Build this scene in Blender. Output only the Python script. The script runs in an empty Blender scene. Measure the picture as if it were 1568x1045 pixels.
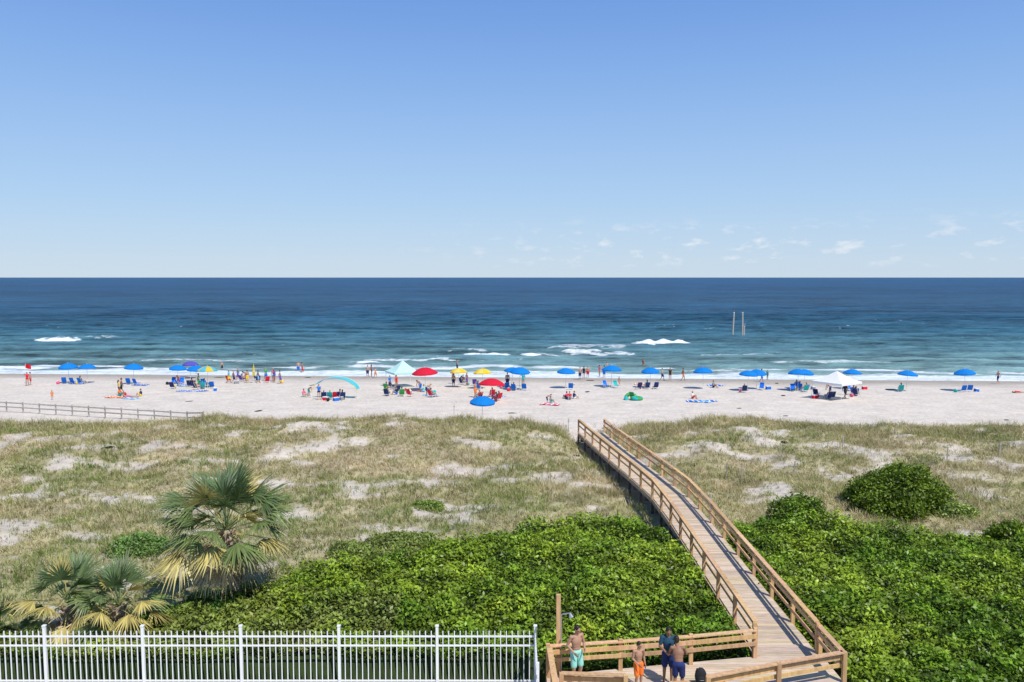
import bpy, math, random, numpy as np
from mathutils import Vector, Matrix
from mathutils.bvhtree import BVHTree
rng=np.random.default_rng(7); random.seed(7)
scene=bpy.context.scene
PI=math.pi
# ------------------------------------------------------------------ noise
def h2(ix,iy,s):
    n=(ix.astype(np.int64)*374761393+iy.astype(np.int64)*668265263+s*144269504)&0xffffffff
    n=((n^(n>>13))*1274126177)&0xffffffff
    return ((n^(n>>16))&0xffff)/65535.0
def vn(x,y,s):
    ix=np.floor(x);iy=np.floor(y);fx=x-ix;fy=y-iy
    fx=fx*fx*(3-2*fx);fy=fy*fy*(3-2*fy)
    a=h2(ix,iy,s);b=h2(ix+1,iy,s);c=h2(ix,iy+1,s);d=h2(ix+1,iy+1,s)
    return (a*(1-fx)+b*fx)*(1-fy)+(c*(1-fx)+d*fx)*fy
def fbm(x,y,s,o=4):
    x=np.asarray(x,float);y=np.asarray(y,float);t=0;a=1;w=0
    for i in range(o):
        t=t+a*vn(x*2**i+i*17.3,y*2**i+i*9.1,s+i);w+=a;a*=.5
    return t/w
def worley(x,y,s):
    ix=np.floor(x);iy=np.floor(y);m=np.full(x.shape,9.0)
    for dx in(-1,0,1):
        for dy in(-1,0,1):
            cx=ix+dx;cy=iy+dy
            px=cx+h2(cx,cy,s);py=cy+h2(cx,cy,s+77)
            m=np.minimum(m,(px-x)**2+(py-y)**2)
    return np.sqrt(m)
def sm(a,b,x):
    t=np.clip((x-a)/(b-a),0,1);return t*t*(3-2*t)
# ------------------------------------------------------------------ camera facts
H=14.0;F=1220.0;TH=math.atan(97.5/1220)
def ground(u,v,z=None):
    """world point where the sight line of a feature meets the terrain (or height z)"""
    a=(u-784)/F;b=(v-522.5)/F
    dy=math.cos(TH)-b*math.sin(TH);dz=math.sin(TH)+b*math.cos(TH)
    zz=z if z is not None else 0.8
    for _ in range(1 if z is not None else 12):
        t=(H-zz)/dz;x=a*t;y=dy*t
        if z is None: zz=.5*zz+.5*max(float(T(x,y)),0.0)
    return Vector((x,y,zz if z is not None else float(T(x,y))))
# ------------------------------------------------------------------ terrain
def pathx(y): return np.interp(y,[20,39,43,47,53.5,60.7,80],[8.85,8.85,8.72,8.2,7.2,6.2,4.5])
def floorz(y): return np.interp(y,[24,40,61],[1.9,1.93,2.02])
def crest(x): return 62+5*(fbm(x/16,np.asarray(x)*0+3,11)-.5)
def T(x,y):
    x=np.asarray(x,float);y=np.asarray(y,float)
    yy=y+.06*np.clip(x,-400,400)
    beach=np.interp(yy,[50,66,72,111,125,150,220,400],[1.5,1.45,1.25,0,-.45,-1.5,-3.5,-6])
    back=np.interp(y,[-50,20,30,45,55],[.8,.9,1.05,1.3,1.5])
    c=crest(x)
    hr=2.25+1.5*(fbm(x/9,x*0,12)-.5)-.65*np.exp(-((x-5.4)/3.6)**2)
    r=np.where(y<c,sm(c-14,c-.5,y),1-sm(c,c+6,y))
    w=sm(c-2,c+6,y)
    z=back*(1-w)+beach*w+(hr-1.5)*r
    dm=sm(26,36,y)*(1-sm(c+1,c+5,y))
    z=z+(fbm(x/3.4,y/2.8,13)-.5)*.95*dm+(fbm(x/1.1,y/1.0,14,3)-.5)*.28*dm
    k=np.exp(-((x-pathx(y)+.3)/1.7)**2)*sm(41,47,y)*(1-sm(62,66,y))
    z=z*(1-k)+.9*k
    z=z+(fbm(x/2.0,y/1.5,15,4)-.5)*.20*sm(c+3,c+7,y)*sm(.15,.6,z)
    return z
def B(x):
    return np.interp(x,[-60,-20,-13.2,-10.3,-8.3,-5.6,-2.7,.5,3.4,6.2,7.4,8.2,10,11,14.5,17,20,22.5,26.5,60],
        [27.5,27.8,28.3,31.3,32.6,34,35.6,38.2,39.7,39.3,37.6,35.5,37,39.2,40.2,38.6,38,37,38.6,39.5])
def onplat(x,y):
    return ((x>.6)&(x<10.2)&(y<24.9)&(y<23.6+.18*(x-1)))|((x<1.2)&(y<24.9))
def shrub_h(x,y):
    b=B(x)+4.2*(fbm(x/2.8,y/2.4,31,4)-.5)
    m=sm(0,1.5,b-y)
    big=fbm(x/4.0,y/3.2,32,3)
    w1=worley(x/1.35+.25*fbm(x,y,35,2),y/1.15,33);w2=worley(x/.52,y/.5,34)
    h=.25+1.0*big+.55*(1-w1)**1.2+.22*(1-w2)
    h=h*np.where(x<-9,.75,1.0)
    h=h*m
    g=np.exp(-((x-pathx(y))/1.25)**4)
    lim=floorz(y)-.12-T(x,y)
    h=np.where(g>.25,np.minimum(h,np.maximum(lim,.1)),h)
    h=np.where(onplat(x,y),0,h)
    return h
def grassy(x,y):
    n=fbm(x/2.3,y/1.5,21,5)
    thr=np.interp(y,[25,40,46,50,55,60,64],[.30,.35,.375,.425,.45,.385,.30])+.10*(fbm(x/9,y/5,22,2)-.5)
    g=sm(thr-.08,thr+.07,n)
    c=crest(x)
    g=g*(1-sm(c+1.0,c+3.5,y+2.5*(n-.5)))
    k=np.exp(-((x-5.2)/1.3)**2)*sm(58,61,y)
    return g*(1-k)
# ------------------------------------------------------------------ materials
def pmat(name,col,rough=.6,var=.15,scale=6,bump=0,attr=False,trans=0,stretch=(1,1,1),spec=.3,metal=0,detail=4):
    m=bpy.data.materials.new(name);m.use_nodes=True;nt=m.node_tree;N=nt.nodes;L=nt.links
    p=N['Principled BSDF'];out=N['Material Output']
    tc=N.new('ShaderNodeTexCoord');mp=N.new('ShaderNodeMapping');mp.inputs['Scale'].default_value=stretch
    no=N.new('ShaderNodeTexNoise');no.inputs['Scale'].default_value=scale;no.inputs['Detail'].default_value=detail
    L.new(tc.outputs['Object'],mp.inputs[0]);L.new(mp.outputs[0],no.inputs['Vector'])
    cr=N.new('ShaderNodeMapRange');cr.inputs['From Min'].default_value=.3;cr.inputs['From Max'].default_value=.7
    cr.inputs['To Min'].default_value=1-var;cr.inputs['To Max'].default_value=1+var
    L.new(no.outputs['Fac'],cr.inputs['Value'])
    mx=N.new('ShaderNodeVectorMath');mx.operation='SCALE';L.new(cr.outputs[0],mx.inputs['Scale'])
    if attr:
        at=N.new('ShaderNodeAttribute');at.attribute_name='Col'
        mu=N.new('ShaderNodeVectorMath');mu.operation='MULTIPLY';mu.inputs[1].default_value=col[:3]
        L.new(at.outputs['Color'],mu.inputs[0]);L.new(mu.outputs[0],mx.inputs[0])
    else: mx.inputs[0].default_value=col[:3]
    L.new(mx.outputs[0],p.inputs['Base Color'])
    p.inputs['Roughness'].default_value=rough;p.inputs['Specular IOR Level'].default_value=spec;p.inputs['Metallic'].default_value=metal
    if bump:
        b=N.new('ShaderNodeBump');b.inputs['Strength'].default_value=bump;b.inputs['Distance'].default_value=.03
        L.new(no.outputs['Fac'],b.inputs['Height']);L.new(b.outputs[0],p.inputs['Normal'])
    if trans:
        tr=N.new('ShaderNodeBsdfTranslucent');L.new(mx.outputs[0],tr.inputs[0]);ms=N.new('ShaderNodeMixShader');ms.inputs[0].default_value=trans
        L.new(p.outputs[0],ms.inputs[1]);L.new(tr.outputs[0],ms.inputs[2]);L.new(ms.outputs[0],out.inputs[0])
    return m
def foliage_mat(name,trans,gloss):
    m=bpy.data.materials.new(name);m.use_nodes=True;nt=m.node_tree;N=nt.nodes;L=nt.links
    N.remove(N['Principled BSDF']);out=N['Material Output']
    a=N.new('ShaderNodeAttribute');a.attribute_name='Col';d=N.new('ShaderNodeBsdfDiffuse');t=N.new('ShaderNodeBsdfTranslucent')
    L.new(a.outputs['Color'],d.inputs[0]);L.new(a.outputs['Color'],t.inputs[0])
    ms=N.new('ShaderNodeMixShader');ms.inputs[0].default_value=trans;L.new(d.outputs[0],ms.inputs[1]);L.new(t.outputs[0],ms.inputs[2])
    if gloss:
        g=N.new('ShaderNodeBsdfAnisotropic');g.inputs['Roughness'].default_value=.45;m2=N.new('ShaderNodeMixShader');m2.inputs[0].default_value=gloss
        L.new(ms.outputs[0],m2.inputs[1]);L.new(g.outputs[0],m2.inputs[2]);ms=m2
    L.new(ms.outputs[0],out.inputs[0]);return m
# ------------------------------------------------------------------ mesh helpers
def link(o): scene.collection.objects.link(o);return o
def mesh_np(name,V,Fc,col=None,mats=(),smooth=False,fattr=None):
    me=bpy.data.meshes.new(name);k=Fc.shape[1];nf=len(Fc)
    me.vertices.add(len(V));me.vertices.foreach_set('co',np.ascontiguousarray(V,dtype=np.float32).ravel())
    me.loops.add(nf*k);me.loops.foreach_set('vertex_index',np.ascontiguousarray(Fc,dtype=np.int32).ravel())
    me.polygons.add(nf);me.polygons.foreach_set('loop_start',np.arange(0,nf*k,k,dtype=np.int32))
    if smooth: me.polygons.foreach_set('use_smooth',np.ones(nf,dtype=bool))
    me.update(calc_edges=True)
    if col is not None:
        a=me.color_attributes.new('Col','FLOAT_COLOR','POINT')
        a.data.foreach_set('color',np.hstack([col,np.ones((len(V),1))]).astype(np.float32).ravel())
    if fattr:
        for kx,val in fattr.items():
            a=me.attributes.new(kx,'FLOAT','POINT');a.data.foreach_set('value',val.astype(np.float32))
    for m in mats: me.materials.append(m)
    return link(bpy.data.objects.new(name,me))
def grid_faces(nx,ny):
    i,j=np.meshgrid(np.arange(nx-1),np.arange(ny-1));a=(j*nx+i).ravel()
    return np.stack([a,a+1,a+nx+1,a+nx],1)
class MB:
    def __init__(s): s.v=[];s.f=[];s.m=[];s.c=[]
    def add(s,V,Fs,mat=0,col=(1,1,1)):
        o=len(s.v);s.v+=[tuple(v) for v in V];s.c+=[tuple(col)]*len(V)
        for f in Fs: s.f.append([i+o for i in f]);s.m.append(mat)
    def box(s,c,d,R=None,mat=0,col=(1,1,1)):
        R=R or Matrix.Identity(3);c=Vector(c);V=[]
        for z in(-1,1):
            for x,y in((-1,-1),(1,-1),(1,1),(-1,1)): V.append(c+R@Vector((x*d[0]/2,y*d[1]/2,z*d[2]/2)))
        s.add(V,[(3,2,1,0),(4,5,6,7),(0,1,5,4),(1,2,6,5),(2,3,7,6),(3,0,4,7)],mat,col)
    def beam(s,a,b,w,h,mat=0,col=(1,1,1)):
        a=Vector(a);b=Vector(b);d=b-a;L=d.length;d.normalize()
        up=Vector((0,0,1)) if abs(d.z)<.95 else Vector((0,1,0))
        x=d.cross(up).normalized();z=x.cross(d)
        R=Matrix((x,d,z)).transposed();s.box((a+b)/2,(w,L,h),R,mat,col)
    def cyl(s,a,b,r0,r1,n=8,mat=0,col=(1,1,1)):
        a=Vector(a);b=Vector(b);d=(b-a).normalized()
        up=Vector((0,0,1)) if abs(d.z)<.95 else Vector((0,1,0))
        x=d.cross(up).normalized();y=d.cross(x)
        V=[];
        for p,r in((a,r0),(b,r1)):
            for i in range(n): t=2*PI*i/n;V.append(p+x*r*math.cos(t)+y*r*math.sin(t))
        Fs=[(i,(i+1)%n,n+(i+1)%n,n+i) for i in range(n)]+[tuple(range(n))[::-1],tuple(range(n,2*n))]
        s.add(V,Fs,mat,col)
    def mesh(s,name,mats,smooth=False):
        me=bpy.data.meshes.new(name);me.from_pydata(s.v,[],s.f)
        for m in mats: me.materials.append(m)
        me.polygons.foreach_set('material_index',s.m)
        a=me.color_attributes.new('Col','FLOAT_COLOR','POINT')
        a.data.foreach_set('color',[q for c in s.c for q in (*c,1)])
        if smooth: me.polygons.foreach_set('use_smooth',[True]*len(s.f))
        me.update();return me
    def obj(s,name,mats,smooth=False,parent=None):
        o=link(bpy.data.objects.new(name,s.mesh(name,mats,smooth)))
        if parent: o.parent=parent
        return o
def place(me,name,loc,rz=0,sc=1,tilt=(0,0)):
    o=link(bpy.data.objects.new(name,me));o.location=loc;o.rotation_euler=(tilt[0],tilt[1],rz);o.scale=(sc,)*3;return o
def empty(name,loc=(0,0,0)):
    o=link(bpy.data.objects.new(name,None));o.location=loc;return o
# ------------------------------------------------------------------ ground
xs=np.concatenate([[-60000,-20000,-6000,-2000,-800,-400,-250,-180,-140],np.arange(-115,-46,1.0),np.arange(-46,46,.28),np.arange(46,116,1.0),[140,180,250,400,800,2000,6000,20000,60000]])
ys=np.concatenate([[-6000,-1000,-200,-50,-10,8,16],np.arange(20,76,.25),np.arange(76,126,.5),np.arange(128,200,6),[230,300,400,1000,5000,20000,60000]])
X,Y=np.meshgrid(xs,ys);Z=T(X,Y)
g=grassy(X,Y);sh=shrub_h(X,Y)
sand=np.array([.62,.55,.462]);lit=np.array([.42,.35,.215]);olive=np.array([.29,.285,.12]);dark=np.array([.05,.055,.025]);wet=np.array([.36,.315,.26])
og=np.clip(fbm(X/5,Y/4,41)*1.3-.2+(45-Y)*.012,0,1)[...,None]
dirty=fbm(X/1.5,Y/1.2,43,4)[...,None]
C=sand*(.84+.3*dirty)
dun=(1-sm(crest(X)+2,crest(X)+5,Y))[...,None]
C=C*(1-dun*.16)
gg=(lit*(1-og)+olive*og)*(.65+.65*dirty)
C=C*(1-g[...,None]*.9)+gg*g[...,None]*.9
C=C*(1-sm(.02,.3,sh)[...,None])+dark*sm(.02,.3,sh)[...,None]  # shade beneath the shrubs painted into the ground colour
wt=(1-sm(.04,.34,Z+.16*(fbm(X/6,Y/3,44)-.5)))[...,None]*(Y>90)[...,None]
C=C*(1-wt)+wet*wt
m_ground=pmat('sand_and_litter',(1,1,1),.95,.15,3.0,.6,attr=True,spec=.1,detail=8)
mesh_np('ground',np.stack([X.ravel(),Y.ravel(),Z.ravel()],1),grid_faces(len(xs),len(ys)),C.reshape(-1,3),[m_ground],True)
# ------------------------------------------------------------------ sea
xs=np.concatenate([[-60000,-20000,-6000,-2000,-800,-400,-250,-180],np.arange(-140,140,.5),[140,180,250,400,800,2000,6000,20000,60000]])
ys=np.concatenate([np.arange(96,215,.3),np.arange(215,300,1.0),np.arange(300,500,4),[520,560,620,700,850,1100,1600,2500,5000,10000,20000,60000]])
X,Y=np.meshgrid(xs,ys);yy=Y+.06*np.clip(X,-400,400)
wp=9*(fbm(X/45,Y/60,51,3)-.5)
amp=np.interp(yy,[111,120,145,200,300,480],[.0,.15,.5,.5,.4,0])*(.2+1.5*fbm(X/30,Y/14,52,3))
ph=2*PI*(yy+wp*2)/12.5
Zs=amp*(np.exp(1.2*np.sin(ph))/2.2-.5)+.40*(fbm(X/3.0,Y/1.2,53,4)-.5)*np.interp(yy,[111,125,300,480],[0,1,1,0])
foam=np.zeros_like(X)
edge=fbm(X/2.4,Y/1.0,54,5);fine=fbm(X/.9,Y/.6,50,3)
def breaker(u,v,wpx,hgt,depth,dens=1.0,rag=2.2):
    global Zs,foam
    c=ground(u,v,0);hw=wpx/2/F*c.y
    dx=(X-c.x)/hw;cy=c.y+2.0*(fbm(X/6,X*0+u,55,3)-.5)*2
    env=np.exp(-np.abs(dx)**4)
    Zs=Zs+hgt*env*(.5+1.0*fbm(X/1.6,Y/.9,49,3))*np.exp(-((Y-cy-.6)/.95)**2)
    below=(Y-cy)<0
    dd=np.where(below,depth,depth*.35)*(.35+1.3*fbm(X/2.6,X*0+c.x,48,3))
    q=1-np.abs(dx)**2.5-((Y-cy)/dd)**2
    foam=np.maximum(foam,dens*sm(.0,.6,q+rag*(edge-.5)+.8*(fine-.5)))
breaker(91,521,74,.8,4.2,1.0,1.9);breaker(1012,527,96,1.0,5.0,1.0,1.7);breaker(741,543,96,.45,3.0);breaker(812,543,38,.25,2.0)
breaker(900,541,150,.15,3.0,.7,3.2);breaker(722,535,80,.1,7,.55,3.3);breaker(905,531,130,.1,4.5,.5,3.4);breaker(556,557,52,.3,2.0,.9)
breaker(20,566,120,.25,2,.85);breaker(530,571,190,.2,1.8,.8);breaker(1240,577,190,.15,1.6,.7);breaker(800,571,190,.2,1.6,.7);breaker(240,567,150,.2,1.6,.7);breaker(1430,574,150,.2,1.5,.65);breaker(1080,569,150,.2,1.5,.55)
breaker(640,551,170,.3,1.2,.62,2.8);breaker(300,555,210,.3,1.1,.5,2.8);breaker(1290,557,240,.3,1.1,.5,2.8);breaker(1130,545,140,.3,1.2,.5,3.0);breaker(150,519,110,.4,1.3,.42,3.0)
dep=-T(X,Y);n1=fbm(X/9,Y/3,56,4)
sw=sm(-.03,.0,dep)*(1-sm(.05+.16*n1,.10+.24*n1,dep+.08*(edge-.5)))
l2=np.exp(-((dep-.34-.35*(fbm(X/22,X*0,57)-.5))/.05)**2)*sm(.42,.6,fbm(X/7,Y/5,58,4))
foam=np.clip(np.maximum(np.maximum(foam,sw*(.5+.65*edge)),l2*.85),0,1)*(Y<260)
cap=sm(.80,.84,fbm(X/1.6,Y/1.0,59,4))*sm(.5,.6,fbm(X/30,Y/25,47,2))
foam=np.maximum(foam,.55*cap*(Y<260))
m=bpy.data.materials.new('sea_water');m.use_nodes=True;nt=m.node_tree;N=nt.nodes;L=nt.links;p=N['Principled BSDF']
ge=N.new('ShaderNodeNewGeometry');sx=N.new('ShaderNodeSeparateXYZ');L.new(ge.outputs['Position'],sx.inputs[0])
lg=N.new('ShaderNodeMath');lg.operation='LOGARITHM';lg.inputs[1].default_value=10;L.new(sx.outputs['Y'],lg.inputs[0])
def noise(sx_,sy_,det=5):
    mp=N.new('ShaderNodeMapping');mp.inputs['Scale'].default_value=(sx_,sy_,1);L.new(ge.outputs['Position'],mp.inputs[0])
    n=N.new('ShaderNodeTexNoise');n.inputs['Scale'].default_value=1;n.inputs['Detail'].default_value=det;n.inputs['Roughness'].default_value=.68;L.new(mp.outputs[0],n.inputs['Vector']);return n
nA=noise(.18,.40,5);nE=noise(.06,.13,5);nB=noise(.022,.036,5);nC=noise(.004,.007,5);nD=noise(.7,1.5,4)
wj=N.new('ShaderNodeMath');wj.operation='MULTIPLY_ADD';wj.inputs[1].default_value=.12;L.new(nB.outputs['Fac'],wj.inputs[0]);L.new(lg.outputs[0],wj.inputs[2])
mr=N.new('ShaderNodeMapRange');mr.inputs['From Min'].default_value=2.05;mr.inputs['From Max'].default_value=3.6;L.new(wj.outputs[0],mr.inputs['Value'])
cr=N.new('ShaderNodeValToRGB');L.new(mr.outputs[0],cr.inputs[0])
E=cr.color_ramp.elements;E[0].position=0;E[0].color=(.25,.34,.29,1);E[1].position=1;E[1].color=(.003,.050,.122,1)
for pos,c in((.07,(.135,.23,.225)),(.125,(.068,.145,.165)),(.21,(.032,.095,.132)),(.34,(.015,.063,.110)),(.57,(.007,.048,.100))):
    e=E.new(pos);e.color=(*c,1)
su=N.new('ShaderNodeMath');su.operation='ADD';L.new(nA.outputs['Fac'],su.inputs[0]);L.new(nB.outputs['Fac'],su.inputs[1])
s3=N.new('ShaderNodeMath');s3.operation='ADD';L.new(su.outputs[0],s3.inputs[0]);L.new(nE.outputs['Fac'],s3.inputs[1])
s2=N.new('ShaderNodeMath');s2.operation='ADD';L.new(s3.outputs[0],s2.inputs[0]);L.new(nC.outputs['Fac'],s2.inputs[1])
m2=N.new('ShaderNodeMapRange');m2.inputs['From Min'].default_value=1.68;m2.inputs['From Max'].default_value=2.32;m2.inputs['To Min'].default_value=.28;m2.inputs['To Max'].default_value=1.85;L.new(s2.outputs[0],m2.inputs['Value'])
sc=N.new('ShaderNodeVectorMath');sc.operation='SCALE';L.new(cr.outputs[0],sc.inputs[0]);L.new(m2.outputs[0],sc.inputs['Scale'])
at=N.new('ShaderNodeAttribute');at.attribute_name='foam'
fm=N.new('ShaderNodeMath');fm.operation='MULTIPLY_ADD';fm.inputs[1].default_value=1.2;fm.inputs[2].default_value=-.62;L.new(nD.outputs['Fac'],fm.inputs[0])
fa=N.new('ShaderNodeMath');fa.operation='ADD';L.new(at.outputs['Fac'],fa.inputs[0]);L.new(fm.outputs[0],fa.inputs[1])
fr=N.new('ShaderNodeMapRange');fr.inputs['From Min'].default_value=.22;fr.inputs['From Max'].default_value=.85;L.new(fa.outputs[0],fr.inputs['Value'])
mc=N.new('ShaderNodeMix');mc.data_type='RGBA';L.new(fr.outputs[0],mc.inputs[0]);L.new(sc.outputs[0],mc.inputs[6]);mc.inputs[7].default_value=(.76,.80,.80,1)
L.new(mc.outputs[2],p.inputs['Base Color'])
bp=N.new('ShaderNodeBump');bp.inputs['Strength'].default_value=.9;bp.inputs['Distance'].default_value=1.1;L.new(nA.outputs['Fac'],bp.inputs['Height'])
b2=N.new('ShaderNodeBump');b2.inputs['Strength'].default_value=.6;b2.inputs['Distance'].default_value=.15;L.new(nD.outputs['Fac'],b2.inputs['Height']);L.new(bp.outputs[0],b2.inputs['Normal'])
L.new(b2.outputs[0],p.inputs['Normal']);p.inputs['Roughness'].default_value=.35;p.inputs['IOR'].default_value=1.33;p.inputs['Specular IOR Level'].default_value=.07
mesh_np('sea',np.stack([X.ravel(),Y.ravel(),Zs.ravel()],1),grid_faces(len(xs),len(ys)),None,[m],True,{'foam':foam.ravel()})
# ------------------------------------------------------------------ foliage
def rotrand(n,upbias=.6):
    nrm=rng.normal(size=(n,3));nrm[:,2]=np.abs(nrm[:,2])+upbias;nrm/=np.linalg.norm(nrm,axis=1,keepdims=True)
    t=rng.normal(size=(n,3));a=np.cross(nrm,t);a/=np.linalg.norm(a,axis=1,keepdims=True);b=np.cross(nrm,a);return a,b,nrm
def leaves(P,size,col,name,mats,upbias=.6):
    n=len(P);a,b,nn=rotrand(n,upbias);s=size[:,None]
    V=np.stack([P-a*s,P+b*s*.5+nn*s*.12,P+a*s,P-b*s*.5+nn*s*.12],1).reshape(-1,3)
    return mesh_np(name,V,np.arange(4*n).reshape(n,4),np.repeat(col,4,0),mats)
m_leaf=foliage_mat('shrub_leaf',.25,.03)
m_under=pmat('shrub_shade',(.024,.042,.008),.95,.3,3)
def leafcol(n,base,var=.35):
    k=np.clip(rng.normal(1,var,(n,1)),.35,2.0);c=base*k
    yl=rng.random((n,1));c=c*(1-.25*yl)+c*np.array([1.5,1.15,.7])*.25*yl;return np.clip(c,0,.6)
N0=430000
px=rng.uniform(-26,36,N0);py=22.5+rng.random(N0)**1.15*20.5
hh=shrub_h(px,py);keep=(hh>.12)&(np.abs(px)<(py*.66+2.5))&(np.abs(px-pathx(py))>.6)
px=px[keep];py=py[keep];hh=hh[keep];n=len(px)
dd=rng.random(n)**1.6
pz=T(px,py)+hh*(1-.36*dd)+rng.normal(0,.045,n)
tone=np.clip(fbm(px/2.2,py/2.0,61,3)*2.0-.55,0,1)[:,None]
base=np.array([.125,.235,.014])*(1-tone)+np.array([.28,.40,.030])*tone
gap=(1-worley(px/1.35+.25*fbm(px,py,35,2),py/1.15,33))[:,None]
tn=fbm(px/.55,py/.55,62,2)[:,None];base=base*(.45+.9*tn)*np.clip(.42+1.1*gap,.38,1.35)  # shade between clumps painted into the leaf colour
lf=(px<-4)[:,None]*sm(.4,.65,fbm(px/2.5,py/2,63,3))[:,None];base=base*(1-.5*lf)+np.array([.24,.25,.08])*.5*lf
col=leafcol(n,base,.28)*(1-.38*dd[:,None])  # leaves deeper in the canopy coloured darker, as if shaded
sz=rng.uniform(.05,.11,n)
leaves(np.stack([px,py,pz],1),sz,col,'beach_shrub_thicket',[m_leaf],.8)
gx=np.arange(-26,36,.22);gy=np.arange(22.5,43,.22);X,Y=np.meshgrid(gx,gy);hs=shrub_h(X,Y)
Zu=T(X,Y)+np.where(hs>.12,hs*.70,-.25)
mesh_np('shrub_shade_sheet',np.stack([X.ravel(),Y.ravel(),Zu.ravel()],1),grid_faces(len(gx),len(gy)),None,[m_under],True)  # dark sheet below the leaves, coloured as the thicket's inner shade
# grass
m_grass=foliage_mat('dune_grass_blade',.3,0)
def grass(name,N0,dens,hlo,hhi,nb,greenf,xr,yr,wid):
    px=rng.uniform(*xr,N0);py=rng.uniform(*yr,N0)
    k=(rng.random(N0)<dens(px,py))&(np.abs(px)<py*.66+3)&(shrub_h(px,py)<.25)&(~onplat(px,py))&(np.abs(px-pathx(py))>1.15)
    px=px[k];py=py[k];n=len(px);z=T(px,py)
    th=rng.uniform(hlo,hhi,n)*(.5+1.0*fbm(px/3,py/3,71,3))
    bx=np.repeat(px,nb)+rng.normal(0,.08,n*nb);by=np.repeat(py,nb)+rng.normal(0,.08,n*nb);bz=np.repeat(z,nb)-.03
    hh=np.repeat(th,nb)*rng.uniform(.55,1.15,n*nb)
    az=rng.uniform(0,2*PI,n*nb);ln=rng.uniform(.2,1.1,n*nb)*hh
    wa=az+PI/2+rng.normal(0,.6,n*nb);w=rng.uniform(.5,1,n*nb)*wid
    P=np.stack([bx,by,bz],1);side=np.stack([np.cos(wa)*w,np.sin(wa)*w,0*w],1)
    mid=P+np.stack([np.cos(az)*ln*.35-.03,np.sin(az)*ln*.35,hh*.62],1)
    tip=P+np.stack([np.cos(az)*ln-.1*hh,np.sin(az)*ln,hh],1)
    V=np.stack([P,mid+side,tip,mid-side],1)
    Fc=np.arange(4*n*nb).reshape(-1,4)
    gf=np.clip(np.repeat(greenf(px,py)+rng.normal(0,.16,n),nb)+rng.normal(0,.2,n*nb),0,1)[:,None]
    straw=np.array([.62,.50,.31]);ol=np.array([.36,.355,.14]);gr=np.array([.17,.27,.05])
    br=np.repeat(.62+.75*fbm(px/1.6,py/1.3,74,4),nb)[:,None]
    c=np.where(gf<.5,straw*(1-2*gf)+ol*2*gf,ol*(2-2*gf)+gr*(2*gf-1))*rng.uniform(.7,1.25,(n*nb,1))*br
    mesh_np(name,V.reshape(-1,3),Fc,np.repeat(np.clip(c,0,.85),4,0),[m_grass])
gfun=lambda x,y: np.clip(.29+1.4*(fbm(x/4,y/3,72,4)-.5)+np.interp(y,[26,38,48,56,62],[.32,.22,.05,.0,.10]),0,1)
grass('dune_grass',98000,lambda x,y:.16+.72*grassy(x,y),.16,.44,6,gfun,(-44,44),(26,66.5),.019)
def dens2(x,y):
    c=crest(x);return np.clip(np.exp(-((y-c)/2.2)**2)*.8+.12*(fbm(x/3,y/3,73,3)>.55),0,1)*(.15+.85*grassy(x,y))
grass('sea_oats',24000,dens2,.45,.8,6,lambda x,y:.25+0*x,(-46,46),(45,66),.014)
# separate round bushes
def bush(name,u,v,w,h,n,base,ls=(.05,.1)):
    c=ground(u,v);c.z-=.05
    d=rng.normal(size=(n,3));d/=np.linalg.norm(d,axis=1,keepdims=True);d[:,2]=np.abs(d[:,2])
    lump=.62+.75*fbm(d[:,0]*2.6+u,d[:,1]*2.6+d[:,2]*2.1,81,3)+.06*rng.normal(size=n)
    r=(1-.3*rng.random(n)**2)*lump
    P=np.stack([c.x+d[:,0]*r*w/2,c.y+d[:,1]*r*w*.42,c.z+d[:,2]*r*h*.95],1)
    tn=.5+1.0*fbm(P[:,0]/.5,P[:,2]/.4+P[:,1],82,2)[:,None]
    o=leaves(P,rng.uniform(*ls,n),leafcol(n,np.array(base)*tn,.25),name,[m_leaf],.3)
    mb=MB()
    for i in range(9):
        a=i*.7;mb.cyl((c.x,c.y,c.z),(c.x+math.cos(a)*w*.3,c.y+math.sin(a)*w*.25,c.z+h*.6),.05,.015,6)
    s=mb.obj('stems',[m_bark]);s.parent=o
    return o
m_bark=pmat('bark',(.17,.14,.11),.9,.3,9,.6)
bush('wax_myrtle_bush',1370,776,5.2,2.3,26000,(.13,.205,.018),(.06,.11))
bush('wax_myrtle_bush',1226,808,2.9,1.7,9000,(.15,.25,.025))
bush('wax_myrtle_bush',1556,838,3.0,1.4,9000,(.15,.235,.02))
bush('low_shrub',1464,788,2.2,.7,2500,(.28,.38,.09))
bush('low_shrub',652,779,1.9,.5,2000,(.2,.3,.06))
bush('low_shrub',212,842,2.8,.7,4000,(.16,.28,.07))
bush('low_shrub',610,832,3.4,.5,4000,(.2,.27,.06))
bush('low_shrub',540,842,2.4,.4,2500,(.19,.26,.06))
bush('low_shrub',318,955,3.5,1.0,8000,(.12,.24,.035))
bush('low_shrub',240,975,2.5,1.0,7000,(.12,.23,.035))
bush('red_flowering_shrub',716,1014,.9,.8,500,(.5,.04,.03),(.03,.06))
bush('red_flowering_shrub',150,985,1.2,.6,350,(.5,.05,.03),(.03,.06))
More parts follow.
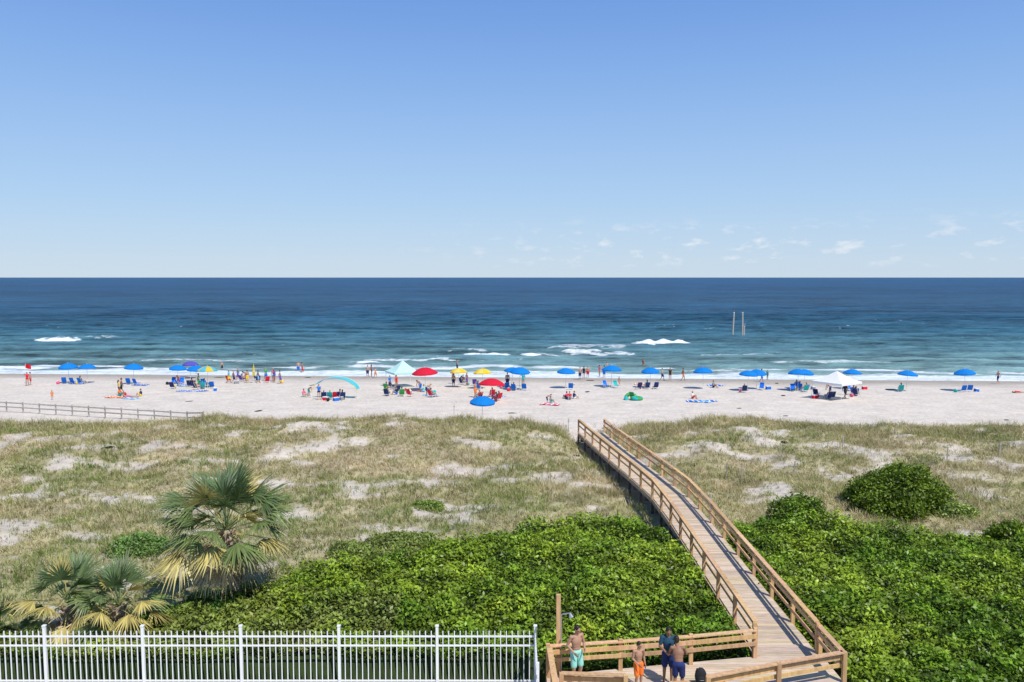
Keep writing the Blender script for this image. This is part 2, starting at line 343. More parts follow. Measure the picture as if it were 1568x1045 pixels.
# ------------------------------------------------------------------ palms
m_frond=foliage_mat('palm_frond',.25,.05)
def fan_leaf(mb,org,az,el,pet,L,col,droop,nseg=26):
    d=Vector((math.cos(az)*math.cos(el),math.sin(az)*math.cos(el),math.sin(el)))
    side=Vector((-math.sin(az),math.cos(az),0))
    pts=[org]
    for i in range(4):
        d=(d+Vector((0,0,-.03-.03*droop))).normalized();pts.append(pts[-1]+d*pet/4)
    for i in range(4): mb.beam(pts[i],pts[i+1],.035-.004*i,.02,0,tuple(np.array(col)*1.15))
    base=pts[-1];nrm=side.cross(d).normalized()
    if nrm.z<0 and el>-.6: nrm=-nrm
    roll=random.uniform(-.6,.6);s2=side*math.cos(roll)+nrm*math.sin(roll)
    for i in range(nseg):
        ph=(-1+2*(i+.5)/nseg)*1.6+random.uniform(-.04,.04)
        l=L*(.62+.38*math.cos(ph*.9))*random.uniform(.82,1.08)
        dr=(d*math.cos(ph)+s2*math.sin(ph)-nrm*.3*abs(math.sin(ph))).normalized()
        wd=(-d*math.sin(ph)+s2*math.cos(ph)).normalized()
        V=[];ws=(.012,.032,.022,.003)
        for k,t in enumerate((0,.35,.7,1)):
            pnt=base+dr*l*t+Vector((0,0,-1))*l*(.10+.22*droop)*t**2.4*random.uniform(.7,1.3)
            w=ws[k]*L/1.0;V+= [pnt-wd*w,pnt+wd*w]
        cc=np.array(col)*random.uniform(.6,1.4)
        o=len(mb.v);tipc=cc*.65+np.array([.52,.44,.2])*.35
        mb.v+=[tuple(q) for q in V];mb.c+=[tuple(cc)]*4+[tuple(cc*.95)]*2+[tuple(tipc)]*2
        for k in range(3): mb.f.append([o+2*k,o+2*k+1,o+2*k+3,o+2*k+2]);mb.m.append(0)
def palm(name,base,h,L,nl,ndead,lean=(0,0),yel=.15,pet=.95,low=88):
    root=empty(name,base);tr=MB();top=Vector((lean[0],lean[1],h))
    n=14;rings=int(h/.12)+2;V=[];Fs=[]
    for j in range(rings):
        t=j/(rings-1);c=Vector((lean[0]*t*t,lean[1]*t*t,-.3+(h+.3)*t));r=(.22-.04*t)*(1+.10*(j%2))
        for i in range(n):
            a=2*PI*i/n;rr=r*(1+random.uniform(-.07,.07));V.append(c+Vector((math.cos(a)*rr,math.sin(a)*rr,0)))
    for j in range(rings-1):
        for i in range(n): Fs.append((j*n+i,j*n+(i+1)%n,(j+1)*n+(i+1)%n,(j+1)*n+i))
    tr.add(V,Fs,0,(.9,.85,.8))
    for j in range(int(h/.13)):
        t=(j*.13)/h
        if t<.35: continue
        for i in range(5):
            a=j*.65+i*2*PI/5;c=Vector((lean[0]*t*t,lean[1]*t*t,h*t));r=.17
            p0=c+Vector((math.cos(a)*r,math.sin(a)*r,0));p1=c+Vector((math.cos(a+.25)*(r+.16),math.sin(a+.25)*(r+.16),.26))
            tr.beam(p0,p1,.09,.03,0,(1.1,.95,.75) if random.random()<.5 else (.7,.6,.5))
    o=tr.obj('trunk',[pmat('palm_trunk',(.42,.36,.29),.9,.35,10,.6,attr=True)]);o.parent=root
    fr=MB()
    for i in range(nl):
        t=i/nl;az=i*2.39996+random.uniform(-.2,.2);el=math.radians(80-low*t**.85)+random.uniform(-.1,.1)
        c=np.array([.12,.19,.075])*(1-t)+np.array([.20,.26,.075])*t
        if random.random()<yel*(.4+1.4*t): c=np.array([.55,.46,.15])
        lk=.80+.28*sm(0,.35,t)-.10*t
        fan_leaf(fr,top+Vector((0,0,.1-.3*t)),az,el,pet*random.uniform(.75,1.1)*lk,L*random.uniform(.85,1.08)*(1-.08*t),c,t)
    for i in range(ndead):
        az=i*2.39996+random.uniform(-.3,.3);el=math.radians(random.uniform(-48,-8))
        c=np.array(random.choice([(.55,.40,.20),(.66,.54,.30),(.36,.26,.14)]))
        fan_leaf(fr,top+Vector((0,0,-.25)),az,el,pet*.72,L*.66,c,1.3,16)
    o=fr.obj('fronds',[m_frond]);o.parent=root
    return root
pb=ground(364,940);palm('cabbage_palm',pb,3.3,1.4,44,18,(-.4,.1),.16,1.75)
pb=ground(180,990);palm('cabbage_palm',pb,1.5,1.05,24,10,(.1,0),.4,1.05)
pb=ground(112,988);palm('cabbage_palm',pb,1.55,1.05,24,10,(-.1,0),.4,1.1)
pb=ground(-2,1000);palm('cabbage_palm',pb,.6,.9,16,8,(0,0),.7,.8)
# ------------------------------------------------------------------ boardwalk
m_deck=pmat('weathered_deck_board',(.57,.455,.33),.85,.18,2.5,.25,attr=True,stretch=(1,8,1))
m_rail=pmat('treated_pine_rail',(.60,.38,.19),.75,.2,3,.25,attr=True,stretch=(3,3,.6))
m_dark=pmat('old_piling',(.16,.13,.10),.9,.3,6,.4,attr=True)
bw=empty('wooden_boardwalk');mb=MB();ra=MB();un=MB()
def rc(a=.8,b=1.15): k=random.uniform(a,b);return(k,k*random.uniform(.95,1.04),k*random.uniform(.88,1.1))
def pdir(y): d=Vector((float(pathx(y+.4)-pathx(y-.4)),.8,0));return d.normalized()
y=24.75
while y<60.9:
    c=Vector((float(pathx(y)),y,float(floorz(y))-.02+random.uniform(-.003,.003)));d=pdir(y);R=Matrix((Vector((d.y,-d.x,0)),d,Vector((0,0,1)))).transposed()
    mb.box(c,(1.96,.138,.04),R,0,rc());y+=.146
mb.obj('deck_boards',[m_deck],parent=bw)
def rail_run(P,ra,un,cap=.93,side=0,pile=True,postmat=0,posth=1.0):
    """P = list of base points (on the floor)"""
    for i,q in enumerate(P):
        ra.beam(q+Vector((0,0,-.25)),q+Vector((0,0,posth)),.12,.12,0,rc(.75,1.1))
        if pile:
            g0=float(T(q.x,q.y))-.5;un.beam((q.x,q.y,g0),q+Vector((0,0,-.26)),.15,.15,0,rc(.7,1.2))
        if i:
            a=P[i-1];c=rc()
            d=(q-a).normalized();nrm=Vector((d.y,-d.x,0))*side*.085
            for hz,hh in((cap-.09,.14),(.50,.12)):
                ra.beam(a+nrm+Vector((0,0,hz)),q+nrm+Vector((0,0,hz+.002)),.04,hh,0,rc())
            ra.beam(a+nrm*.4+Vector((0,0,cap+.003+.09)),q+nrm*.4+Vector((0,0,cap+.093)),.17,.035,0,c)
for s in(-1,1):
    P=[];y=24.9
    while y<61.2:
        d=pdir(y);n=Vector((d.y,-d.x,0));P.append(Vector((float(pathx(y)),y,float(floorz(y))))+n*s*1.02);y+=2.26
    rail_run(P,ra,un,side=-s)
    for a,b in zip(P[:-1],P[1:]):
        un.beam(a+Vector((0,0,-.17)),b+Vector((0,0,-.17)),.05,.24,0,(2.6,2.4,2.1))
y=26
while y<61:
    p0=Vector((float(pathx(y)),y,float(floorz(y))-.4));un.beam(p0-Vector((1.1,0,0)),p0+Vector((1.1,0,0)),.08,.2);y+=2.26
# stairs to the beach
st=MB();d=pdir(60.5)
for i in range(5):
    c=Vector((float(pathx(60.9)),60.95,0))+d*(.3*i+.12);c.z=2.0-.19*(i+1)
    R=Matrix((Vector((d.y,-d.x,0)),d,Vector((0,0,1)))).transposed();st.box(c,(1.9,.29,.05),R,0,rc())
st.obj('stairs',[m_deck],parent=bw)
# platform with mitred board ends
def PXL(y): return 1.05 if y<23.4 else 1.05+(y-23.4)/1.22*6.7
def PXR(y): return 5.35 if y<21.35 else min(9.95,5.35+(y-21.35)*(4.6/1.6))
pf=MB();y=20.3
while y<24.62:
    y0,y1=y,y+.138;a0,b0,a1,b1=PXL(y0),PXR(y0),PXL(y1),PXR(y1);jz=random.uniform(-.002,.002)
    if b0-a0>.3 and b1-a1>.2:
        V=[(a0,y0,1.86+jz),(b0,y0,1.86+jz),(b1,y1,1.86+jz),(a1,y1,1.86+jz),(a0,y0,1.9+jz),(b0,y0,1.9+jz),(b1,y1,1.9+jz),(a1,y1,1.9+jz)]
        pf.add(V,[(3,2,1,0),(4,5,6,7),(0,1,5,4),(1,2,6,5),(2,3,7,6),(3,0,4,7)],0,rc())
    y+=.146
pf.obj('platform_boards',[m_deck],parent=bw)
z0=1.9
rail_run([Vector(q) for q in((1.1,23.45,z0),(3.35,23.75,z0),(5.6,24.1,z0),(7.75,24.55,z0))],ra,un,cap=.83,side=1,posth=.98)
rail_run([Vector(q) for q in((9.92,24.8,z0),(9.95,23.0,z0),(7.75,22.3,z0),(5.5,21.5,z0))],ra,un,cap=.83,side=1,posth=.95)
rail_run([Vector(q) for q in((1.1,23.3,z0),(1.15,21.75,z0),(1.2,20.2,z0))],ra,un,cap=.83,side=-1,posth=.95)
rail_run([Vector(q) for q in((1.4,21.72,z0),(3.2,21.6,z0))],ra,un,cap=.83,side=-1,posth=.95)
un.beam((1.05,23.44,1.73),(7.7,24.66,1.73),.05,.25,0,(2.6,2.4,2.1));un.beam((5.35,21.3,1.73),(9.95,22.9,1.73),.05,.25,0,(2.6,2.4,2.1))
ra.obj('railings',[m_rail],parent=bw);un.obj('pilings',[m_dark],parent=bw)
# bench on the platform
bn=MB()
for k in range(3): bn.beam((4.55,21.85+.14*k,2.34),(6.15,21.98+.14*k,2.34),.12,.035,0,rc())
for xx in(4.75,5.95):
    for dy in(0,.28): bn.beam((xx,21.87+dy+(xx-4.75)*.08,1.9),(xx,21.87+dy+(xx-4.75)*.08,2.32),.08,.08,0,rc())
bn.obj('wooden_bench',[m_rail])
# shower
shw=MB();sx0,sy0=1.42,23.62
shw.beam((sx0,sy0,.6),(sx0,sy0,4.35),.13,.13,0);m_metal=pmat('galvanised_pipe',(.55,.56,.57),.35,.1,6,metal=.8)
shw.cyl((sx0+.09,sy0-.05,1.9),(sx0+.09,sy0-.05,3.75),.018,.018,8,1);shw.cyl((sx0+.09,sy0-.05,3.75),(sx0+.34,sy0-.12,3.82),.018,.018,8,1)
shw.cyl((sx0+.34,sy0-.12,3.83),(sx0+.38,sy0-.13,3.70),.02,.075,10,1);shw.cyl((sx0+.09,sy0-.1,3.0),(sx0+.09,sy0-.16,3.0),.03,.03,8,1)
shw.obj('outdoor_shower',[m_rail,m_metal])
# ------------------------------------------------------------------ white fence + pool deck
m_white=pmat('white_powder_coat',(.86,.86,.84),.4,.04,3,spec=.4)
fe=MB();FY=24.5;xe=.74;zb=1.02
x=xe
posts=[]
sp=3.12
while x>-27: posts.append(x);x-=sp
for x in posts:
    fe.box((x,FY,zb+.97),(.085,.085,1.94),None,0);fe.box((x,FY,zb+1.955),(.11,.11,.03),None,0)
for a,b in zip(posts[:-1],posts[1:]):
    for hz in(1.60,1.30,.14): fe.box(((a+b)/2,FY,zb+hz),(sp-.09,.038,.045),None,0)
    for i in range(1,17):
        xx=a-sp*i/17;fe.box((xx,FY-.001,zb+.92),(.028,.026,1.72),None,0);
y=FY
pp=[FY-2.4*i for i in range(4)]
for y in pp[1:]: fe.box((xe,y,zb+.97),(.085,.085,1.94),None,0)
for a,b in zip(pp[:-1],pp[1:]):
    for hz in(1.60,1.30,.14): fe.box((xe,(a+b)/2,zb+hz),(.038,2.31,.045),None,0)
    for i in range(1,14): fe.box((xe-.001,a-2.4*i/14,zb+.92),(.024,.026,1.72),None,0)
fe.obj('white_picket_fence',[m_white])
pd=MB();pd.box((-14,19.2,.94),(30.2,10.9,.16),None,0)
pd.obj('pool_deck_pavement',[pmat('concrete',(.42,.40,.37),.9,.15,1.5,.3)])
# ------------------------------------------------------------------ sand fence, stakes, pier ruins
sf=MB();m_grey=pmat('weathered_grey_wood',(.40,.37,.33),.9,.2,5,.3,attr=True)
pts=[]
for i in range(15):
    u=-40+352*i/14;v=628+22*i/14;pts.append(ground(u,v))
for i,q in enumerate(pts):
    sf.beam(q+Vector((0,0,-.4)),q+Vector((0,0,1.05)),.09,.09,0,rc())
    if i:
        a=pts[i-1]
        for hz in(.9,.5): sf.beam(a+Vector((0,-.06,hz)),q+Vector((0,-.06,hz)),.04,.11,0,rc())
sf.obj('post_and_rail_fence',[m_grey])
for u,v,h in((695,640,1.3),(1087,800,1.5),(1135,745,1.4),(1112,735,1.1),(1290,690,1.0),(1216,730,1.0),(1195,700,.9),(1450,705,.9),(870,660,1.0),(700,650,.8),(1530,700,1.0)):
    q=ground(u,v);s=MB();s.beam(q+Vector((0,0,-.3)),q+Vector((.03,0,h)),.06,.06,0,rc());s.beam(q+Vector((-.05,-.04,h*.8)),q+Vector((.1,-.04,h*.8)),.02,.05,0);s.obj('wooden_stake',[m_grey])
pr=MB()
for u,vt,lean,r in((1121,479,.35,.22),(1137,479,-.1,.22),(1139,500,.1,.16)):
    q=ground(u,514,0);ht=(514-vt)/F*q.y
    pr.cyl((q.x,q.y,-3),(q.x+lean,q.y,ht),r,r*.85,10,0,(1.2,1.2,1.15));pr.cyl((q.x+lean,q.y,ht),(q.x+lean,q.y,ht+.12),r*.95,r*.5,10,0,(1.8,1.8,1.8))
pr.obj('pier_pilings',[m_grey])
# ------------------------------------------------------------------ figures
def capsule(p0,p1,r0,r1,n=16):
    p0=Vector(p0);p1=Vector(p1);d=p1-p0;L=max(d.length,1e-5);d=d/L
    up=Vector((0,0,1)) if abs(d.z)<.9 else Vector((0,1,0));x=d.cross(up).normalized();y=d.cross(x)
    prof=[(-math.cos(a)*r0,math.sin(a)*r0) for a in(.25,.7,1.15,PI/2)]
    m=max(1,int(L/.05))
    prof+=[(L*i/m,r0+(r1-r0)*i/m) for i in range(1,m)]
    prof+=[(L+math.cos(a)*r1,math.sin(a)*r1) for a in(PI/2,1.15,.7,.25)]
    V=[p0+d*t+x*r*math.cos(2*PI*i/n)+y*r*math.sin(2*PI*i/n) for t,r in prof for i in range(n)]
    k=len(prof);Fs=[(j*n+i,j*n+(i+1)%n,(j+1)*n+(i+1)%n,(j+1)*n+i) for j in range(k-1) for i in range(n)]
    Fs+=[tuple(range(n))[::-1],tuple(range((k-1)*n,k*n))];return V,Fs
def ellip(c,r,R=None,n=26,k=17):
    c=Vector(c);R=R or Matrix.Identity(3)
    V=[];Fs=[]
    for j in range(k):
        t=PI*(j+.5)/k
        for i in range(n): a=2*PI*i/n;V.append(c+R@Vector((r[0]*math.sin(t)*math.cos(a),r[1]*math.sin(t)*math.sin(a),r[2]*math.cos(t))))
    Fs=[(j*n+i,(j+1)*n+i,(j+1)*n+(i+1)%n,j*n+(i+1)%n) for j in range(k-1) for i in range(n)]
    Fs+=[tuple(range(n)),tuple(range((k-1)*n,k*n))[::-1]];return V,Fs
def frame(up,fwd):
    up=Vector(up).normalized();f=Vector(fwd);f=(f-up*f.dot(up)).normalized();x=up.cross(f)  # y axis = -fwd
    return Matrix((-x,-f,up)).transposed()
MS={}
def smat(k,col,r=.55,bump=0):
    if k not in MS: MS[k]=pmat(k,col,r,.08,20,bump)
    return MS[k]
def figure(name,J,voxel=.022,top='none',bottom='shorts',hair='short',fwd=(0,-1,0),slim=1.0,detail=False):
    vs=[];fs=[];lab=[]
    def add(VF,l):
        o=len(vs);vs.extend(VF[0])
        for f in VF[1]: fs.append([i+o for i in f]);lab.append(l)
    P,Cc,Nk,Hd=[Vector(J[k]) for k in('P','C','N','H')]
    fw=Vector(fwd);tk=top!='none';tl=1 if tk else 0;e=.009 if tk else 0
    R0=frame(Cc-P,fw);R1=frame(Nk-Cc,fw)
    add(ellip(P,(.155*slim,.105,.11),R0),2)
    add(ellip(P.lerp(Cc,.35),(.132*slim+e,.098+e,.16),R0),tl);add(ellip(P.lerp(Cc,.7),(.145*slim+e,.102+e,.17),R0),tl)
    add(ellip(Cc,(.168*slim+e,.112+e,.17),R1),tl)
    add(ellip(Cc.lerp(Nk,.5),(.15*slim+e,.085+e,.09),R1),tl)
    if top=='bikini':
        for s in(-1,1): add(ellip(Cc+R1@Vector((s*.07,-.085,.0)),(.06,.05,.055),R1),1)
    add(capsule(Nk-R1@Vector((0,0,.05)),Nk.lerp(Hd,.5),.062,.052),0)
    RH=frame(Hd-Nk,J.get('look',fwd))
    add(ellip(Hd+RH@Vector((0,.008,.02)),(.074,.093,.098),RH),0)
    add(ellip(Hd+RH@Vector((0,-.028,-.055)),(.052,.058,.058),RH),0)
    add(capsule(Hd+RH@Vector((0,-.083,.012)),Hd+RH@Vector((0,-.104,-.022)),.009,.014),0)
    add(ellip(Hd+RH@Vector((0,-.080,.024)),(.05,.014,.010),RH),0)
    for s in(-1,1): add(ellip(Hd+RH@Vector((s*.077,.01,-.005)),(.012,.02,.031),RH),0)
    if detail:
        add(ellip(Hd+RH@Vector((0,-.083,-.055)),(.024,.009,.007),RH),4)
        for s in(-1,1): add(ellip(Hd+RH@Vector((s*.031,-.082,.006)),(.013,.009,.008),RH),5)
    add(ellip(Hd+RH@Vector((0,.022,.042)),(.083,.094,.09),RH),3)
    add(ellip(Hd+RH@Vector((0,.05,-.01)),(.074,.065,.075),RH),3)
    if hair=='long':
        add(capsule(Hd+RH@Vector((0,.07,.0)),Hd+RH@Vector((0,.085,-.22)),.065,.045),3)
    for s,q in((-1,'L'),(1,'R')):
        S,El,Wr,Hp,Kn,An,To=[Vector(J[k+q]) for k in('S','E','W','Hp','K','A','T')]
        add(capsule(Cc.lerp(Nk,.6),S,.062*slim+e,.055+e),tl)
        add(capsule(S,El,.052,.04),0);add(capsule(El,Wr,.043,.028),0)
        add(ellip(S.lerp(El,.35),(.05,.05,.09),frame(S-El,fw)),0)
        if top=='shirt': add(capsule(S,S.lerp(El,.65),.065,.062),1)
        add(capsule(Hp,Kn,.088*slim,.056),0);add(capsule(Kn,An,.057,.037),0)
        add(ellip(Kn.lerp(An,.3)+Vector((0,.012,0)),(.052,.055,.1),frame(Kn-An,fw)),0)
        if bottom=='shorts': add(capsule(Hp,Hp.lerp(Kn,.82),.104,.092),2)
        else: add(capsule(Hp,Hp.lerp(Kn,.12),.094,.09),2)
        add(capsule(An+Vector((0,.02,-.03)),To,.038,.028),0)
        h=(Wr-El).normalized();side=Vector((-s,0,0));nrm=(side-h*side.dot(h))
        nrm=nrm.normalized() if nrm.length>.1 else Vector((0,0,1))
        l=h.cross(nrm);l=l if l.dot(fw)>0 else -l
        Rp=Matrix((l,nrm,h)).transposed()
        add(ellip(Wr+h*.05,(.042,.018,.056),Rp),0)
        if detail or voxel<.015:
            for k,(o,ln) in enumerate(((.031,.068),(.0105,.078),(-.0105,.072),(-.031,.055))):
                a=Wr+h*.088+l*o;b=a+(h+l*o*3).normalized()*ln*.55+nrm*.006;c=b+(h+nrm*.55).normalized()*ln*.5
                add(capsule(a,b,.0092,.0085,8),0);add(capsule(b,c,.0085,.007,8),0)
            a=Wr+h*.028+l*.03;b=a+(h*.7+l*.8).normalized()*.038;c=b+(h+l*.25+nrm*.3).normalized()*.03
            add(capsule(a,b,.012,.0105,8),0);add(capsule(b,c,.0105,.008,8),0)
        else: add(capsule(Wr+h*.06,Wr+h*.14+nrm*.02,.03,.018),0)
    if bottom=='shorts': add(ellip(P+Vector((0,0,.0)),(.172*slim,.122,.115),R0),2)
    me=bpy.data.meshes.new(name+'_src');me.from_pydata([tuple(v) for v in vs],[],fs);o=bpy.data.objects.new('tmp',me);link(o)
    md=o.modifiers.new('r','REMESH');md.mode='VOXEL';md.voxel_size=voxel;md.use_smooth_shade=True
    ms=o.modifiers.new('s','SMOOTH');ms.factor=.5;ms.iterations=3
    dg=bpy.context.evaluated_depsgraph_get();out=bpy.data.meshes.new_from_object(o.evaluated_get(dg));out.name=name
    bvh=BVHTree.FromPolygons([tuple(v) for v in vs],fs)
    mi=[]
    for p in out.polygons:
        r=bvh.find_nearest(p.center);mi.append(lab[r[2]] if r[2] is not None else 0)
    out.materials.clear()
    for k in range(6): out.materials.append(smat('skin_a',(.42,.24,.16)))
    out.polygons.foreach_set('material_index',mi);out.polygons.foreach_set('use_smooth',[True]*len(mi))
    bpy.data.objects.remove(o);bpy.data.meshes.remove(me)
    return out
def sym(J):
    for k in list(J):
        if k.endswith('R') and k[:-1]+'L' not in J: v=J[k];J[k[:-1]+'L']=(-v[0],v[1],v[2])
    return J
STAND=dict(P=(0,0,.95),C=(0,.0,1.27),N=(0,.01,1.46),H=(0,-.01,1.63),SR=(.185,0,1.42),ER=(.235,.03,1.14),WR=(.24,-.05,.89),HpR=(.09,0,.92),KR=(.105,-.02,.50),AR=(.11,.02,.09),TR=(.135,-.15,.03))
def pose(**k): J=dict(STAND);J.update(k);return sym(J)
walk=pose(KR=(.1,-.16,.52),AR=(.1,-.2,.10),TR=(.11,-.38,.04),KL=(-.1,.02,.50),AL=(-.1,.27,.15),TL=(-.1,.16,.03),WR=(.22,.15,.92),ER=(.23,.12,1.15),EL=(-.24,-.05,1.15),WL=(-.22,-.22,.95))
armsup=pose(EL=(-.3,-.12,1.35),WL=(-.2,-.28,1.52))
sitc=sym(dict(P=(0,0,.36),C=(0,.14,.66),N=(0,.2,.84),H=(0,.17,1.0),SR=(.185,.2,.8),ER=(.26,.08,.55),WR=(.27,-.17,.52),HpR=(.09,-.02,.36),KR=(.13,-.44,.45),AR=(.13,-.72,.1),TR=(.14,-.9,.06)))
sitg=sym(dict(P=(0,0,.12),C=(0,.03,.44),N=(0,.0,.62),H=(0,-.04,.79),SR=(.185,0,.58),ER=(.24,-.16,.36),WR=(.14,-.38,.38),HpR=(.09,-.02,.12),KR=(.15,-.36,.44),AR=(.13,-.5,.09),TR=(.14,-.68,.03)))
lie=sym(dict(P=(0,0,.13),C=(0,.33,.15),N=(0,.52,.14),H=(0,.69,.15),SR=(.185,.48,.13),ER=(.3,.3,.08),WR=(.28,.05,.08),HpR=(.09,-.03,.13),KR=(.12,-.45,.13),AR=(.13,-.87,.08),TR=(.15,-.93,.18)))
bend=pose(P=(0,.08,.9),C=(0,-.16,1.12),N=(0,-.34,1.2),H=(0,-.48,1.25),SR=(.185,-.28,1.17),ER=(.2,-.36,.88),WR=(.15,-.45,.62),HpR=(.09,.06,.88))
V=.022
M={'stand':figure('beachgoer_standing',pose(),V),'walk':figure('beachgoer_walking',walk,V),'arms':figure('beachgoer_shading_eyes',armsup,V,top='bikini',bottom='brief',hair='long',slim=.92),
 'standw':figure('beachgoer_swimsuit',pose(),V,top='bikini',bottom='brief',hair='long',slim=.9),'shirt':figure('beachgoer_shirt',walk,V,top='shirt'),
 'sitc':figure('beachgoer_in_chair',sitc,V),'sitcw':figure('beachgoer_in_chair_w',sitc,V,top='bikini',bottom='brief',hair='long',slim=.92),
 'sitg':figure('beachgoer_on_sand',sitg,V,top='shirt'),'lie':figure('beachgoer_lying',lie,V,top='bikini',bottom='brief',hair='long',slim=.92,fwd=(0,0,1)),'bend':figure('beachgoer_bending',bend,V)}
skins=[smat('skin_a',(.42,.24,.16)),smat('skin_b',(.50,.31,.22)),smat('skin_c',(.30,.16,.10)),smat('skin_d',(.20,.11,.07))]
hairs=[smat('hair_dark',(.02,.015,.012)),smat('hair_brown',(.09,.05,.025)),smat('hair_blond',(.35,.25,.12))]
CL={'blue':(.01,.16,.62),'navy':(.02,.035,.14),'red':(.66,.02,.04),'pink':(.75,.12,.22),'teal':(.02,.42,.42),'mint':(.30,.68,.58),'orange':(.85,.20,.03),'yellow':(.85,.60,.03),'black':(.02,.02,.022),'white':(.78,.78,.78),'purple':(.13,.06,.42),'green':(.05,.33,.08),'lblue':(.15,.42,.72),'grey':(.25,.26,.28),'dteal':(.02,.07,.12)}
CM={k:smat('fabric_'+k,v,.8) for k,v in CL.items()}
CK=list(CL)
smat('lips',(.36,.12,.10))
def setm(o,skin,top,bot,hair):
    for i,mm in enumerate((skin,top,bot,hair,MS['lips'],hairs[0])):
        o.material_slots[i].link='OBJECT';o.material_slots[i].material=mm
def person(kind,loc,rz=0,sc=1.0,top=None,bot=None,name='beachgoer'):
    o=place(M[kind],name,loc,rz,sc*random.uniform(.94,1.05))
    setm(o,random.choice(skins[:3]+skins[:2]),CM[top or random.choice(CK)],CM[bot or random.choice(CK)],random.choice(hairs));return o
# ------------------------------------------------------------------ beach gear
m_pole=pmat('white_pole',(.75,.75,.73),.4,.05,3)
def fabric(name,c,tr=.25): return pmat(name,c,.8,.05,4,trans=tr,spec=.15)
def umbrella_mesh(name,col,r=1.15,h=2.05,vent=True,alt=None):
    b=MB();n=16;rise=.42*r
    V=[(0,0,h+rise)];t_=[.25,.5,.75,1.0]
    for t in t_:
        for i in range(n):
            a=2*PI*i/n;rr=r*t*(1 if i%2==0 else 1-.055*t);zz=h+rise*(1-t**1.9)-(0 if i%2==0 else -.03*t)
            V.append((rr*math.cos(a),rr*math.sin(a),zz))
    for i in range(n):
        a=2*PI*i/n;rr=r*(1 if i%2==0 else .945)*1.0;V.append((rr*math.cos(a),rr*math.sin(a),h-.13+(0 if i%2 else .02)))
    Fs=[(0,1+i,1+(i+1)%n) for i in range(n)]
    for j in range(4): Fs+=[(1+j*n+i,1+(j+1)*n+i,1+(j+1)*n+(i+1)%n,1+j*n+(i+1)%n) for i in range(n)]
    o=len(b.v);b.v+=V;b.c+=[(1,1,1)]*len(V)
    for k,f in enumerate(Fs):
        b.f.append([q+o for q in f]);i=(k%n)//2;b.m.append(2 if(alt and i%2) else 0)
    b.cyl((0,0,-.4),(0,0,h+rise+.12),.022,.02,8,1)
    for i in range(8):
        a=2*PI*i/8;b.cyl((0,0,h-.15),(r*.6*math.cos(a),r*.6*math.sin(a),h+rise*.6),.008,.008,4,1)
    ms=[fabric('canvas_'+name,col),m_pole]
    ms.append(fabric('canvas2_'+name,alt) if alt else m_pole)
    return b.mesh('umbrella_'+name,ms)
UM={'blue':umbrella_mesh('blue',(.01,.23,.66)),'red':umbrella_mesh('red',(.68,.02,.05),1.55,2.1),'yellow':umbrella_mesh('yellow',(.85,.58,.03),1.1,2.0,alt=(.80,.66,.15)),'purple':umbrella_mesh('purple',(.12,.10,.45)),'teal':umbrella_mesh('teal',(.1,.5,.6),alt=(.75,.55,.05))}
def chair_mesh(c):
    b=MB();W=.56
    for s in(-1,1):
        x=s*W/2
        b.cyl((x,-.26,.30),(x,.24,.22),.013,.013,6,1);b.cyl((x,.20,.22),(x,.52,.88),.013,.013,6,1)
        b.cyl((x,-.26,.30),(x,-.20,0),.013,.013,6,1);b.cyl((x,.30,.0),(x,-.05,.46),.013,.013,6,1)
        b.box((x+s*.02,-.02,.47),(.05,.46,.025),None,1)
        b.cyl((x,-.20,.0),(x,.34,.0),.013,.013,6,1)
    b.add([(-W/2,-.26,.305),(W/2,-.26,.305),(W/2,0,.235),(W/2,.22,.225),(-W/2,.22,.225),(-W/2,0,.235)],[(0,1,2,5),(5,2,3,4)],0)
    b.add([(-W/2,.22,.25),(W/2,.22,.25),(W/2,.40,.57),(W/2,.52,.88),(-W/2,.52,.88),(-W/2,.40,.57)],[(0,1,2,5),(5,2,3,4)],0)
    b.box((0,.46,.82),(.34,.06,.10),None,0)
    return b.mesh('beach_chair_'+c,[CM[c],m_pole])
CH={c:chair_mesh(c) for c in('blue','navy','red','teal','purple','green')}
def cooler_mesh(c):
    b=MB();b.box((0,0,.17),(.58,.34,.34),None,0);b.box((0,0,.37),(.61,.37,.06),None,1);b.cyl((-.31,0,.3),(-.31,0,.34),.02,.02,6,1);b.box((0,-.2,.42),(.4,.03,.02),None,1)
    for s in(-1,1): b.box((s*.26,.18,.06),(.05,.05,.12),None,1)
    return b.mesh('cooler_'+c,[CM[c],CM['white']])
CO={c:cooler_mesh(c) for c in('blue','red','grey')}
def bag_mesh(c):
    b=MB();V,Fs=ellip((0,0,.2),(.26,.14,.2),None,14,9);V=[(v[0],v[1],max(.005,v[2])) for v in V];b.add(V,Fs,0)
    for s in(-1,1):
        pr=None
        for k in range(7):
            a=PI*k/6;q=Vector((.13*math.cos(a),s*.07,.32+.17*math.sin(a)))
            if pr: b.cyl(pr,q,.012,.012,5,1)
            pr=q
    return b.mesh('beach_bag_'+c,[CM[c],CM['white']],True)
BG={c:bag_mesh(c) for c in('red','teal','black','pink','yellow')}
def towel_mesh(c,c2):
    b=MB();nx,ny=10,16;V=[];Fs=[]
    for j in range(ny):
        for i in range(nx): V.append((-.45+.9*i/(nx-1),-.9+1.8*j/(ny-1),.05+.02*math.sin(i*1.3+j*.7)+.015*random.random()))
    b.add(V,[],0)
    for j in range(ny-1):
        for i in range(nx-1): b.f.append([j*nx+i,j*nx+i+1,(j+1)*nx+i+1,(j+1)*nx+i]);b.m.append(1 if j%4==1 else 0)
    return b.mesh('towel_'+c,[CM[c],CM[c2]])
TW={c:towel_mesh(c,d) for c,d in(('blue','white'),('pink','white'),('teal','yellow'),('orange','white'),('lblue','white'))}
